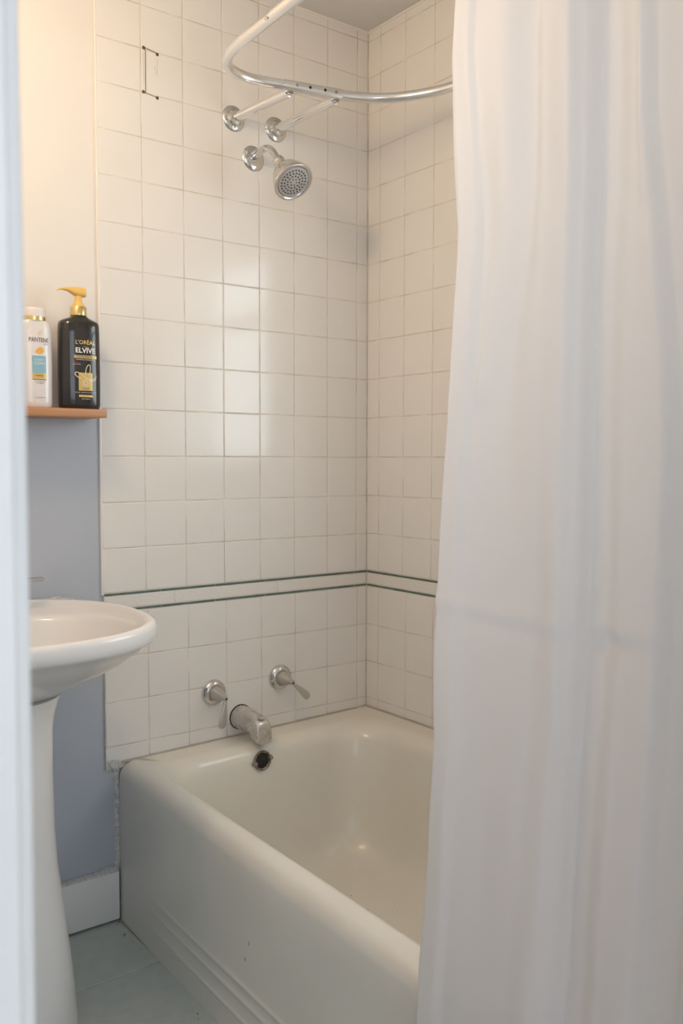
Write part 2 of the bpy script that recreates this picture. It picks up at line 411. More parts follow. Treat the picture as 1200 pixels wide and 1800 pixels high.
# door frame --------------------------------------------------------------
dj = MB()
rr = random.Random(2)
def strip(mb, prof, zs, wob):
    rings = [[(x+wob(z), y, z) for x, y in prof] for z in zs]; mb.loft(rings, True, True)
zs = [i*.05 for i in range(0, 42)]
wob = lambda z: .0012*math.cos((z-1.25)*1.9)-.0012+.0008*math.sin(z*7.1)*.5
strip(dj, [(-1.569, -1.62), (-1.569, -1.7015), (-1.5475, -1.7015), (-1.5452, -1.6995), (-1.5446, -1.6965), (-1.5446, -1.62)], zs, wob)
dj.box((-1.5446, -1.62, 2.04), (-.8996, -1.7015, 2.059))
dj.box((-.8996, -1.62, 0), (-.8801, -1.7015, 2.059))
dj = struct(dj.build('door_1', M_jamb, smooth=True, angle=50))
cs = MB()
strip(cs, [(-1.66, -1.7020), (-1.66, -1.715), (-1.560, -1.7165), (-1.5562, -1.7158), (-1.5550, -1.7135), (-1.5550, -1.7020)], zs, wob)
cs = struct(cs.build('trim_1', M_jamb, smooth=True, angle=50))
cs2 = struct(MB().box((-.885, -1.702, 0), (-.80, -1.716, 2.13)).box((-1.66, -1.702, 2.052), (-.885, -1.716, 2.13)).build('trim_2', M_jamb, bevel=.002))

# ------------------------------------------------------------------ bathtub
def rrect(xl, xr, yb, yf, r, nc=10, ns=12):
    """rounded rectangle, ns straight samples a side; order: left side from back to front, ..."""
    P = []
    def line(a, b):
        for i in range(ns): t = i/ns; P.append((a[0]+(b[0]-a[0])*t, a[1]+(b[1]-a[1])*t))
    def arc(cx, cy, a0, a1):
        for i in range(nc): t = a0+(a1-a0)*i/nc; P.append((cx+r*math.cos(t), cy+r*math.sin(t)))
    line((xl, yb-r), (xl, yf+r)); arc(xl+r, yf+r, PI, 1.5*PI)
    line((xl+r, yf), (xr-r, yf)); arc(xr-r, yf+r, 1.5*PI, 2*PI)
    line((xr, yf+r), (xr, yb-r)); arc(xr-r, yb-r, 0, .5*PI)
    line((xr-r, yb), (xl+r, yb)); arc(xl+r, yb-r, .5*PI, PI)
    return P
TX, TY0, TY1 = -.779, -.0015, -1.600
def tub_ring(il, ir, ib, if_, r, z, ridge=0):
    out = []
    for (x, y) in rrect(TX+il, -.0015-ir, TY0-ib, TY1+if_, r, 12, 34):
        sk = -x/.779; x2 = x-.028*abs(y)*max(0, sk)*(1 if sk > .5 else sk*2)
        zz = z*(1+(.045*(x+.42) if z > .3 else 0))
        if ridge and x < TX+il+.002:
            s = min(1, max(0, (-y-.16)/.22)); s = s*s*(3-2*s); x2 -= ridge*s
        out.append((x2, y, zz))
    return out
tub = MB()
rings = [tub_ring(0, 0, 0, 0, .004, 0), tub_ring(0, 0, 0, 0, .004, .010)]
zr = [.020, .032, .040]
for zc in (.058, .098, .128):
    for k, d in ((-.009, 0), (-.005, .0008), (-.0018, .0022), (.0018, .0022), (.005, .0008), (.009, 0)):
        rings.append(tub_ring(0, 0, 0, 0, .004, zc+k, d))
for z in (.16, .20, .25, .30, .335): rings.append(tub_ring(0, 0, 0, 0, .004, z))
RR = .040
for k in range(1, 9):
    a = k/8*PI/2
    rings.append(tub_ring(RR*(1-math.cos(a)), 0, 0, 0, .004, .362+.038*math.sin(a)))
rings.append(tub_ring(.046, .045, .06, .06, .05, .4005))
rings.append(tub_ring(.052, .060, .075, .08, .07, .3995))
rings.append(tub_ring(.059, .074, .088, .10, .09, .396))
rings.append(tub_ring(.065, .086, .099, .12, .105, .389))
rings.append(tub_ring(.070, .095, .108, .135, .115, .378))
rings.append(tub_ring(.073, .100, .113, .145, .12, .360))
rings.append(tub_ring(.080, .106, .118, .17, .125, .30))
rings.append(tub_ring(.095, .116, .126, .21, .13, .22))
rings.append(tub_ring(.112, .128, .138, .26, .135, .14))
rings.append(tub_ring(.128, .142, .152, .30, .14, .10))
rings.append(tub_ring(.150, .162, .172, .34, .14, .076))
rings.append(tub_ring(.180, .19, .200, .38, .13, .064))
rings.append(tub_ring(.215, .225, .235, .42, .11, .059))
rings.append(tub_ring(.270, .28, .30, .47, .08, .057))
rings.append(tub_ring(.34, .35, .40, .55, .03, .056))
tub.loft(rings, False, True)
tubt = thing('bathtub', 'white enamelled bathtub with ridged apron and rounded rim in front of the tiled walls', 'bathtub', (-.40, -.80, 0))
tub.build('tub_body', M_tub, tubt, smooth=True, angle=60)
# overflow opening with its ring and two screw ears (cover missing)
oc = Vector((-.437, -.1145, .3615)); on = Vector((0, -1, .10)).normalized()
pr = [(0, .0235), (.003, .0262), (.0055, .0252), (.006, .0222), (.004, .0195), (-.004, .0185), (-.005, .0185)]
of = MB().lathe(oc, on, pr, 36, False, False).build('overflow_ring', M_tarnish, tubt, smooth=True, angle=50)
of.data.materials[0] = M_tarnish
MB().lathe(oc+on*.0012, on, [(0, .0196), (.0003, .0190)], 30).build('overflow_hole', M_dark_hole, of, smooth=False)
for s_, dz in ((-1, -.004), (1, .004)):
    c = oc+Vector((s_*.0235, -.001, dz))
    MB().lathe(c, on, [(0, .0070), (.004, .0070), (.006, .0052), (.0105, .0046), (.0115, .0036)], 16).build('screw_ear', M_end, of, smooth=True, angle=50)
MB().lathe((-.40, -.33, .0595), (0, 0, 1), [(0, .026), (.002, .026), (.003, .020), (.0012, .017), (.0012, .002)], 28).build('drain', M_chrome, tubt, smooth=True, angle=50)
# caulk beads tub/tiles
for nm, path in (('caulk', [(-.770+i*.0385, -.0025, .4*(1+.045*(-.770+i*.0385+.42))+.0006) for i in range(20)]), ('caulk', [(-.003, -.004-i*.08, .4*(1+.045*.42)+.0006) for i in range(20)])):
    mb = MB(); mb.tube(path, [.0013+.0009*rr.random() for _ in path], 8); mb.build(nm, M_stain if nm == 'caulk' else M_caulk, tubt, smooth=True)
# chips on the enamel
for (y_, z_, l) in ((-.640, .223, .008), (-.625, .186, .009)):
    x_ = TX-.028*abs(y_)-.0004
    MB().add([(x_, y_-.0008, z_-l/2), (x_, y_+.0008, z_-l/2), (x_, y_+.0012, z_+l/2), (x_, y_-.0004, z_+l/2), (x_+.001, y_, z_)], [(0,1,2,3), (0,1,4), (1,2,4), (2,3,4), (3,0,4)]).build('chip', M_grime, tubt)
for (x_, y_) in ((-.32, -.34), (-.27, -.32), (-.33, -.42), (-.24, -.42), (-.28, -.47), (-.36, -.31)):
    MB().lathe((x_, y_, .0568), (0, 0, 1), [(0, .0016), (.0006, .001)], 6).build('chip', M_grime, tubt)

# ------------------------------------------------------------------ pedestal sink
SX, SY = -1.14, -.285
sinkt = thing('pedestal_sink', 'white china pedestal sink with wide oval basin, left of the bathtub', 'sink', (SX, -.27, 0))
def sup(cx, cy, a, b, n, z, N=72, ymax=None):
    out = []
    for i in range(N):
        t = 2*PI*i/N; c, s = math.cos(t), math.sin(t)
        x = cx+a*math.copysign(abs(c)**(2/n), c); y = cy+b*math.copysign(abs(s)**(2/n), s)
        if ymax is not None: y = min(y, ymax)
        out.append((x, y, z))
    return out
sk = MB(); rings = []
for (s, z, dy) in ((.38, .672, .03), (.42, .678, .028), (.52, .694, .022), (.66, .716, .015), (.80, .742, .008), (.90, .765, .004), (.945, .780, 0), (.985, .785, 0), (1.0, .791, 0), (1.002, .800, 0), (1.0, .812, 0), (.99, .818, 0), (.965, .822, 0), (.94, .8205, 0)):
    rings.append(sup(SX, SY+dy, .288*s, .283*s, 2.35, z, ymax=.001))
for (a, b, cy, z, n) in ((.266, .262, -.2845, .8165, 2.3), (.260, .254, -.2855, .8085, 2.3), (.256, .247, -.287, .8055, 2.3), (.248, .205, -.326, .8045, 2.3), (.243, .197, -.331, .800, 2.3), (.240, .193, -.333, .790, 2.3), (.226, .182, -.331, .765, 2.25), (.200, .164, -.322, .740, 2.2), (.160, .135, -.305, .715, 2.1), (.110, .095, -.300, .700, 2), (.06, .05, -.297, .694, 2), (.024, .022, -.297, .692, 2)):
    rings.append(sup(SX, cy, a, b, n, z))
sk.loft(rings, True, True)
basin = sk.build('basin', M_sink, sinkt, smooth=True, angle=70)
pd = MB(); rings = []
for (z, r) in ((0, .142), (.012, .1415), (.03, .139), (.116, .132), (.228, .119), (.331, .107), (.40, .103), (.464, .102), (.524, .101), (.606, .102), (.635, .106), (.66, .114), (.674, .119)):
    rings.append(sup(SX-.004, -.27, r*1.02, r, 2.0, z, 48))
pd.loft(rings, True, True); pd.build('pedestal', M_sink, sinkt, smooth=True, angle=60)
DZ = .8055
fb = MB(); fb.loft([sup(SX, -.068, .085*s, .026*s, 3, z, 40) for s, z in ((1, DZ-.004), (1, DZ+.010), (.93, DZ+.016), (.80, DZ+.018))], True, True)
fau = fb.build('faucet', M_chrome, sinkt, smooth=True, angle=40)
MB().tube(smooth_path([(SX, -.068, DZ+.014), (SX, -.072, DZ+.05), (SX, -.10, DZ+.075), (SX, -.15, DZ+.07), (SX, -.175, DZ+.05)], 6), .011, 16).build('spout', M_chrome, fau, smooth=True, angle=50)
for s in (1, -1):
    hx = SX+s*.060
    hb = MB().lathe((hx, -.075, DZ+.012), (0, 0, 1), [(0, .019), (.012, .018), (.03, .0135), (.045, .012), (.052, .0125), (.060, .011), (.062, .006)], 24)
    p0 = Vector((hx, -.077, .872)); p1 = Vector((hx+s*.093, -.090, .8735))
    hb.loft([[(p0+(p1-p0)*t)+Vector((0, yy*wd, zz*th)) for yy, zz in ((-1, -.6), (-.6, -1), (.6, -1), (1, -.6), (1, .6), (.6, 1), (-.6, 1), (-1, .6))] for t, wd, th in ((0, .009, .006), (.5, .006, .0042), (.95, .0085, .0042), (1, .0078, .0034))], True, True)
    hb.build('handle', M_chrome, fau, smooth=True, angle=40)
ck = MB(); rr = random.Random(9); rings = []
for i in range(26):
    x = -.965+i*.0024; h = .001+.0030*rr.random()*math.sin(PI*i/25)+(.0025 if 6 < i < 16 else 0); yy = -.022-.028*i/25
    rings.append([(x, yy+.004, .806), (x, yy-.008, .810), (x, yy-.007, .8165+h*.5), (x, yy, .8175+h)])
ck.loft(rings, True, True); ck.build('caulk', M_caulk, sinkt)
MB().lathe((SX, -.297, .6935), (0, 0, 1), [(0, .022), (.002, .021), (.0025, .012), (.001, .010)], 24).build('drain', M_chrome, sinkt, smooth=True, angle=50)

# ------------------------------------------------------------------ shelf and bottles
sh = thing('wall_shelf', 'narrow reddish wooden shelf on the wall above the sink', 'shelf', (-1.15, -.05, 1.2305))
MB().box((-1.46, -.105, 1.2305), (-.840, .0055, 1.2495)).build('board', M_wood, sh, bevel=.0025)
for x in (-1.40, -1.06):
    MB().add([(x-.004, .0055, 1.13), (x+.004, .0055, 1.13), (x+.004, .0055, 1.230), (x-.004, .0055, 1.230), (x-.004, -.035, 1.230), (x+.004, -.035, 1.230), (x-.004, -.034, 1.215), (x+.004, -.034, 1.215)],
             [(0,1,2,3), (3,2,5,4), (4,5,7,6), (6,7,1,0), (0,3,4,6), (1,7,5,2)]).build('bracket', M_white_paint, sh) if x < -1.2 else None
def bottle_body(cx, cy, prof, n=3.0, N=56):
    return [sup(cx, cy, a, b, n, z, N) for z, a, b in prof]
def front_y(x, cx, cy, a, b, n): 
    t = min(.999, abs(x-cx)/a); return cy-b*(1-t**n)**(1/n)
def decal_text(txt, cxl, z, size, m, parent, surf, name='lettering', align='CENTER', sx=1.0, bold=0, width=None):
    cu = bpy.data.curves.new(name, 'FONT'); cu.body = txt; cu.size = size; cu.align_x = align; cu.align_y = 'CENTER'; cu.extrude = 0; cu.offset = bold
    cu.resolution_u = 2
    o = bpy.data.objects.new(name, cu); COL.objects.link(o)
    dg = bpy.context.evaluated_depsgraph_get(); me = bpy.data.meshes.new_from_object(o.evaluated_get(dg)); bpy.data.objects.remove(o)
    if width:
        xs = [v.co.x for v in me.vertices]; sx = width/(max(xs)-min(xs))
    for v in me.vertices:
        x = cxl+v.co.x*sx; zz = z+v.co.y
        v.co = (x-parent.location.x, surf(x)-.0006-parent.location.y, zz-parent.location.z)
    me.materials.clear(); return link(name, me, parent, m)
def decal_grid(x0, x1, z0, z1, m, parent, surf, name, n=10, off=.00035):
    mb = MB(); v = []; f = []
    for i in range(n+1):
        x = x0+(x1-x0)*i/n; v += [(x, surf(x)-off, z0), (x, surf(x)-off, z1)]
    for i in range(n): f.append((2*i, 2*i+2, 2*i+3, 2*i+1))
    mb.add(v, f); return mb.build(name, m, parent)
def decal_ribbon(pts, wd, m, parent, surf, name, off=.0007):
    P = smooth_path([(x, 0, z) for x, z in pts], 6); v = []; f = []
    for i, p in enumerate(P):
        t = (P[min(i+1, len(P)-1)]-P[max(i-1, 0)]).normalized(); nx, nz = -t.z*wd/2, t.x*wd/2
        v += [(p.x+nx, surf(p.x+nx)-off, p.z+nz), (p.x-nx, surf(p.x-nx)-off, p.z-nz)]
    for i in range(len(P)-1): f.append((2*i, 2*i+2, 2*i+3, 2*i+1))
    return MB().add(v, f).build(name, m, parent)
ZS = 1.2497
# black pump bottle
bxc, byc = -.886, -.058
bt = thing('pump_bottle', 'large black conditioner bottle with yellow pump at the right end of the shelf', 'bottle', (bxc, byc, ZS))
A_, B_, NN = .0475, .029, 2.6
prof = [(ZS, .043, .0255), (ZS+.003, .0455, .0275), (ZS+.01, .0470, .029), (ZS+.09, A_, B_), (ZS+.17, .0467, .0285), (ZS+.186, .0460, .0280), (ZS+.193, .0450, .0268), (ZS+.197, .0425, .0245), (ZS+.2010, .0345, .0205), (ZS+.2050, .0235, .0180), (ZS+.210, .0168, .0168)]
MB().loft(bottle_body(bxc, byc, prof, NN), True, True).build('body', M_black, bt, smooth=True, angle=60)
MB().lathe((bxc, byc, ZS+.2095), (0, 0, 1), [(0, .0175), (.001, .0185), (.019, .0185), (.021, .0175)], 32).build('collar', M_gold, bt, smooth=True, angle=40)
pm = MB().lathe((bxc, byc, ZS+.2305), (0, 0, 1), [(0, .0148), (.004, .0135), (.010, .0095), (.016, .0080), (.029, .0078)], 24)
# pump head: cap with a spout that reaches left and droops at its tip
hz = ZS+.2655
rings = []
for (dx, w_, zt, zb) in ((.0165, .008, .0060, -.0105), (.0155, .0105, .0078, -.0122), (.006, .0120, .0092, -.0122), (-.006, .0115, .0092, -.0112), (-.014, .0098, .0086, -.0072), (-.024, .0072, .0074, -.0022), (-.036, .0050, .0048, .0000), (-.043, .0042, .0030, -.0012), (-.047, .0034, .0008, -.0040)):
    zc = (zt+zb)/2; hh = (zt-zb)/2
    rings.append([(bxc+dx, byc+w_*math.copysign(abs(math.cos(t))**.7, math.cos(t)), hz+zc+hh*math.copysign(abs(math.sin(t))**.7, math.sin(t))) for t in [2*PI*i/20 for i in range(20)]])
pm.loft(rings, True, True)
pm.build('pump', M_pump, bt, smooth=True, angle=50)
sb = lambda x: front_y(x, bxc, byc, A_, B_, NN)
lc = bxc+.004
decal_text("L'ORÉAL", lc, ZS+.148, .0125, M_gold_print, bt, sb, bold=.0003, width=.046)
decal_text("PARIS", lc+.002, ZS+.1385, .004, M_gold_print, bt, sb, width=.013)
decal_text("ELVIVE", lc, ZS+.1300, .0155, M_print_white, bt, sb, bold=.0004, width=.046)
decal_grid(lc-.026, lc+.027, ZS+.1130, ZS+.1195, M_gold_print, bt, sb, 'gold_band')
decal_text("TOTAL REPAIR 5", lc, ZS+.1163, .0058, M_print_dark, bt, lambda x: sb(x)-.0003, width=.042)
decal_text("REPAIRING CONDITIONER", lc+.001, ZS+.1098, .0036, M_print_white, bt, sb, width=.046)
decal_text("5 PROBLEMS", lc-.021, ZS+.1025, .0032, M_print_red, bt, sb, width=.018)
decal_text("1 SOLUTION", lc-.021, ZS+.0990, .0030, M_print_white, bt, sb, width=.018)
decal_grid(lc-.0165, lc+.016, ZS+.041, ZS+.081, M_gold_print, bt, sb, 'jar_print')
decal_ribbon([(lc-.008, ZS+.068), (lc-.018, ZS+.0705), (lc-.0245, ZS+.0765), (lc-.022, ZS+.0815), (lc-.014, ZS+.0795), (lc-.004, ZS+.0725), (lc+.006, ZS+.067), (lc+.018, ZS+.0675), (lc+.026, ZS+.076)], .0017, M_print_cream, bt, sb, 'ribbon_print')
decal_ribbon([(lc-.001, ZS+.076), (lc+.001, ZS+.090), (lc+.006, ZS+.0985), (lc+.0105, ZS+.0965), (lc+.010, ZS+.086), (lc+.007, ZS+.075)], .0018, M_print_cream, bt, sb, 'ribbon_print')
decal_ribbon([(lc+.009, ZS+.064), (lc+.018, ZS+.0635), (lc+.0255, ZS+.070)], .0018, M_print_white, bt, sb, 'ribbon_print')
for rr_, mm in ((.0085, M_print_cream), (.0045, M_print_white)):
    decal_ribbon([(lc+rr_*math.cos(t), ZS+.058+rr_*math.sin(t)) for t in [2*PI*i/12 for i in range(13)]], .0012, mm, bt, sb, 'ring_print')
decal_text("REPAIR", lc, ZS+.0455, .004, M_print_dark, bt, lambda x: sb(x)-.0003, width=.015)
decal_text("PROTEIN + CERAMIDE FOR DAMAGED HAIR", lc, ZS+.0365, .003, M_print_white, bt, sb, width=.049)
decal_grid(lc-.0165, lc+.016, ZS+.0265, ZS+.0315, M_gold_print, bt, sb, 'gold_band')
decal_text("28 FL OZ (828 mL)", lc, ZS+.0225, .0034, M_print_white, bt, sb, width=.020)
# white shampoo bottle
wxc, wyc = -.9885, -.058
wt = thing('shampoo_bottle', 'white shampoo bottle with gold ring and blue label, beside the black bottle', 'bottle', (wxc, wyc, ZS))
A2, B2, N2 = .0385, .0265, 2.5
prof = [(ZS, .034, .022), (ZS+.003, .0362, .0245), (ZS+.012, .0375, .026), (ZS+.09, A2, B2), (ZS+.165, .0383, .026), (ZS+.176, .0370, .0255), (ZS+.184, .0335, .0248), (ZS+.189, .029, .024)]
MB().loft(bottle_body(wxc, wyc, prof, N2), True, True).build('body', M_white_plastic, wt, smooth=True, angle=60)
MB().lathe((wxc, wyc, ZS+.1885), (0, 0, 1), [(0, .0262), (.0005, .0270), (.009, .0270), (.0095, .0262)], 36).build('gold_ring', M_gold, wt, smooth=True, angle=40)
MB().lathe((wxc, wyc, ZS+.1978), (0, 0, 1), [(0, .0260), (.014, .0258), (.018, .0245), (.020, .020)], 36).build('cap', M_white_plastic, wt, smooth=True, angle=50)
sw = lambda x: front_y(x, wxc, wyc, A2, B2, N2)
wc = wxc+.003
for k in range(4): decal_ribbon([(wc-.002+k*.0018, ZS+.157+k*.001), (wc+.001+k*.0018, ZS+.162+k*.0012), (wc+.0005+k*.0018, ZS+.166+k*.001)], .0008, M_print_cream, wt, sw, 'emblem_print')
decal_text("PANTENE", wc, ZS+.1460, .0135, M_print_dark, wt, sw, width=.043)
decal_text("PRO-V", wc+.016, ZS+.1375, .0045, M_print_dark, wt, sw, width=.010)
dr = [(wc-.008, ZS+.121), (wc-.004, ZS+.127), (wc+.004, ZS+.1305), (wc+.0095, ZS+.128), (wc+.0105, ZS+.122), (wc+.005, ZS+.117), (wc-.003, ZS+.1165), (wc-.0075, ZS+.119)]
MB().add([(x, sw(x)-.0006, z) for x, z in dr], [tuple(range(8))]).build('drop_print', M_orange, wt)
decal_grid(wc-.0155, wc+.0155, ZS+.075, ZS+.112, M_print_blue, wt, sw, 'blue_print')
decal_text("CLASSIC", wc, ZS+.1035, .0065, M_print_white, wt, sw, width=.022)
decal_text("CLEAN", wc, ZS+.0960, .0085, M_print_white, wt, sw, width=.023)
decal_grid(wc-.0155, wc+.0155, ZS+.0610, ZS+.075, M_gold_print, wt, sw, 'gold_band')
decal_text("SHAMPOO", wc, ZS+.0690, .004, M_print_dark, wt, lambda x: sw(x)-.0003, width=.018)
decal_grid(wc-.0155, wc+.0155, ZS+.0598, ZS+.0610, M_print_dark, wt, sw, 'dark_line')
decal_text("FOR NORMAL HAIR", wc+.001, ZS+.0560, .003, M_print_dark, wt, sw, width=.022)
decal_text("TO MIXED", wc+.001, ZS+.0522, .003, M_print_dark, wt, sw, width=.014)
decal_text("12.6 FL OZ (375 mL)", wc+.001, ZS+.0215, .0032, M_print_dark, wt, sw, width=.024)

# ------------------------------------------------------------------ taps, spout, shower
def tap(name, label, cx, cz, end, grp):
    t = thing(name, label, 'tap', (cx, 0, cz), grp)
    MB().lathe((cx, .0012, cz), (0, -1, 0), [(0, .0345), (.004, .0345), (.010, .0325), (.0155, .0265), (.017, .0235), (.0165, .0195), (.012, .0180)], 40).build('flange', M_chrome, t, smooth=True, angle=45)
    MB().lathe((cx, -.012, cz), (0, -1, -.06), [(0, .0185), (.006, .0190), (.012, .0185), (.024, .0145), (.036, .0100), (.046, .0072), (.053, .0066), (.056, .0052)], 32).build('hub', M_satin, t, smooth=True, angle=45)
    tip = Vector((cx, -.0665, cz-.0045))
    MB().lathe(tip+Vector((0, -.0008, 0)), (0, -1, -.06), [(0, .0030), (.0008, .0028)], 14).build('screw_hole', M_dark_hole, t)
    # flattened lever leaf
    p0 = Vector((cx, -.061, cz-.004)); p1 = Vector(end); d = (p1-p0); L_ = d.length; dn = d.normalized()
    sd = Vector((0, -1, 0)).cross(dn).normalized(); fr = dn.cross(sd).normalized()
    rings = []
    for tt, wd, th in ((0, .0035, .0035), (.12, .0040, .0036), (.3, .0060, .0036), (.5, .0084, .0034), (.7, .0103, .0033), (.85, .0106, .0032), (.94, .0088, .0028), (.985, .0053, .0020), (1, .0016, .0010)):
        c = p0+d*tt+fr*(.003*math.sin(tt*PI))
        rings.append([c+sd*wd*math.cos(a)+fr*th*math.sin(a) for a in [2*PI*i/20 for i in range(20)]])
    MB().loft(rings, True, True).build('lever', M_satin, t, smooth=True, angle=60)
    return t
tap('bath_tap', 'chrome bath tap with lever hanging straight down, left of the tub spout', -.514, .528, (-.530, -.070, .450), None)
tap('bath_tap', 'chrome bath tap with lever angled down to the right, right of the tub spout', -.307, .539, (-.256, -.070, .487), None)
sp = thing('tub_spout', 'scaled chrome tub spout with diverter knob above the overflow hole', 'spout', (-.432, 0, .449))
rings = []
for (y_, zt, zb, rx, k) in ((.001, .4805, .4175, .0315, 2), (-.004, .4808, .4172, .0318, 2), (-.03, .4798, .4185, .0310, 2.05), (-.06, .4768, .4205, .0290, 2.2), (-.080, .4735, .4215, .0268, 2.5), (-.088, .4715, .4200, .0258, 2.9), (-.092, .4705, .4110, .0252, 3.4), (-.095, .4695, .4065, .0246, 3.8), (-.104, .4665, .4050, .0236, 4.2), (-.112, .4625, .4048, .0228, 4.6), (-.1165, .4575, .4048, .0222, 4.6), (-.1195, .4500, .4050, .0216, 4.4), (-.1215, .4400, .4053, .0212, 4.4), (-.1225, .4320, .4058, .0205, 4.2)):
    zc, rz = (zt+zb)/2, (zt-zb)/2; ring = []
    for i in range(40):
        t = 2*PI*i/40; c, s_ = math.cos(t), math.sin(t)
        ring.append((-.432+rx*math.copysign(abs(c)**(2/k), c), y_, zc+rz*math.copysign(abs(s_)**(2/k), s_)))
    rings.append(ring)
MB().loft(rings, True, True).build('spout_body', M_scaled, sp, smooth=True, angle=50)
MB().lathe((-.432, .0005, .449), (0, -1, 0), [(0, .0335), (.0016, .0338), (.002, .031)], 40).build('gasket', M_dark_hole, sp, smooth=True, angle=40)
MB().lathe((-.432, -.103, .460), (0, -.15, 1), [(0, .0045), (.006, .004), (.0075, .008), (.010, .0085), (.0115, .006)], 20).build('diverter_knob', M_scaled, sp, smooth=True, angle=40)
# shower head
st = thing('wall_shower', 'chrome shower head with bell shape on a bent arm above the taps', 'shower head', (-.386, 0, 1.923))
MB().lathe((-.386, .001, 1.923), (0, -1, 0), [(0, .0325), (.002, .0328), (.0055, .030), (.008, .022), (.009, .0115)], 40).build('flange', M_chrome, st, smooth=True, angle=45)
arm = smooth_path([(-.386, 0, 1.923), (-.386, -.02, 1.9265), (-.386, -.045, 1.9335), (-.386, -.068, 1.9320), (-.386, -.092, 1.9180), (-.387, -.113, 1.8960), (-.3875, -.124, 1.8840)], 6)
MB().tube(arm, .0088, 20).build('arm', M_chrome, st, smooth=True, angle=50)
hd0 = Vector((-.3875, -.119, 1.890)); hdd = Vector((.004, -.062, -.068)).normalized()
hb = MB().lathe(hd0, hdd, [(0, .0115), (.003, .0145), (.010, .0155), (.016, .0130), (.019, .0150), (.026, .0165), (.032, .0155), (.038, .0220), (.046, .0310), (.058, .0390), (.070, .0440), (.080, .0470), (.088, .0500), (.094, .0512), (.0975, .0505), (.0985, .0470), (.0960, .0425), (.0930, .0412)], 48, True, False).build('bell', M_chrome, st, smooth=True, angle=50)
face = MB().lathe(hd0+hdd*.0915, hdd, [(0, .0410), (.003, .0408), (.0038, .0395), (.0042, .0150), (.0050, .0130), (.0052, .001)], 48).build('face_plate', M_face, st, smooth=True, angle=50)
nz = MB(); fa = hdd.orthogonal().normalized(); fb_ = hdd.cross(fa)
for rad, cnt in ((.0085, 6), (.0165, 12), (.0245, 18), (.0325, 24)):
    for i in range(cnt):
        t = 2*PI*(i+.5*(rad > .02))/cnt
        nz.lathe(hd0+hdd*.0950+fa*rad*math.cos(t)+fb_*rad*math.sin(t), hdd, [(0, .0023), (.0018, .0019)], 8)
o = nz.build('nozzle', M_nozzle, face); o['kind'] = 'stuff'

# ------------------------------------------------------------------ curtain rod
ZR = 2.032
rod = thing('shower_curtain_rod', 'bent metal shower curtain rod with two supports fixed to the tap wall', 'curtain rod', (-.36, -.22, ZR))
def rp(pts): return smooth_path([(x, y, ZR) for x, y in pts], 10)
left = rp([(-.655, -1.0), (-.647, -.75), (-.640, -.563), (-.634, -.437), (-.629, -.345), (-.617, -.270), (-.588, -.222), (-.542, -.198), (-.492, -.198), (-.452, -.207), (-.425, -.213)])
MB().tube(left, .0122, 24).build('bent_tube', M_alu, rod, smooth=True, angle=60)
right = rp([(-.300, -.243), (-.262, -.255), (-.215, -.278), (-.175, -.312), (-.140, -.360), (-.112, -.420), (-.098, -.50), (-.095, -.62), (-.095, -1.0), (-.095, -1.618)])
MB().tube(right, .0122, 24).build('bent_tube', M_alu, rod, smooth=True, angle=60)
slv = rp([(-.432, -.2115), (-.36, -.229), (-.287, -.2465)])
MB().tube(slv, .0137, 24).build('joint_sleeve', M_alu, rod, smooth=True, angle=60)
MB().tube(rp([(-.637, -.49), (-.6405, -.56), (-.650, -.80), (-.665, -1.2), (-.680, -1.618)]), .0137, 24).build('straight_tube', M_alu, rod, smooth=True, angle=60)
for (fx_, fz_, ex, ey) in ((-.445, 2.012, -.414, -.2135), (-.316, 2.012, -.297, -.2420)):
    a = Vector((fx_, 0, fz_)); b = Vector((ex, ey, ZR-.012)); d = (b-a).normalized()
    sa = MB().tube([a, b-d*.004], .0118, 20).build('support_arm', M_alu, rod, smooth=True, angle=60)
    MB().lathe((fx_, .001, fz_), (0, -1, 0), [(0, .0325), (.0015, .0328), (.005, .0305), (.0065, .0270), (.008, .0215), (.0125, .0185), (.018, .0165), (.019, .0135)], 40).build('flange', M_chrome, sa, smooth=True, angle=40)
    for k in (0, 2.1, 4.2):
        MB().lathe((fx_+.0235*math.cos(k-PI/2), -.006, fz_+.0235*math.sin(k-PI/2)), (0, -1, 0), [(0, .0034), (.0018, .0030), (.0026, .0012)], 12).build('screw', M_chrome, sa, smooth=True, angle=40)
    MB().lathe(b-Vector((0, 0, .0005)), (0, 0, -1), [(-.010, .009), (.002, .0085), (.004, .005)], 16).build('end_bolt', M_end, sa, smooth=True, angle=40)
tdir = Vector((-math.cos(R(14)), math.sin(R(14)), 0)); nrm = Vector((-.26, -.966, 0))
for k, (x, m_) in enumerate(((-.402, M_end), (-.369, M_dark_hole), (-.331, M_dark_hole), (-.303, M_end))):
    y_ = interp(x, [-.432, -.36, -.287], [-.2115, -.229, -.2465]); c = Vector((x, y_, ZR))
    MB().lathe(c+nrm*.0128, nrm, [(0, .0042), (.0013, .0038), (.0022, .0015)] if m_ is M_end else [(0, .0036), (.0012, .0034)], 14).build('rivet' if m_ is M_end else 'pin_hole', m_, rod, smooth=True, angle=40)
MB().lathe((-.6365-.0130, -.475, ZR-.006), (-1, 0, -.45), [(-.002, .004), (.0013, .0038), (.0022, .0015)], 14).build('rivet', M_scaled, rod, smooth=True, angle=40)

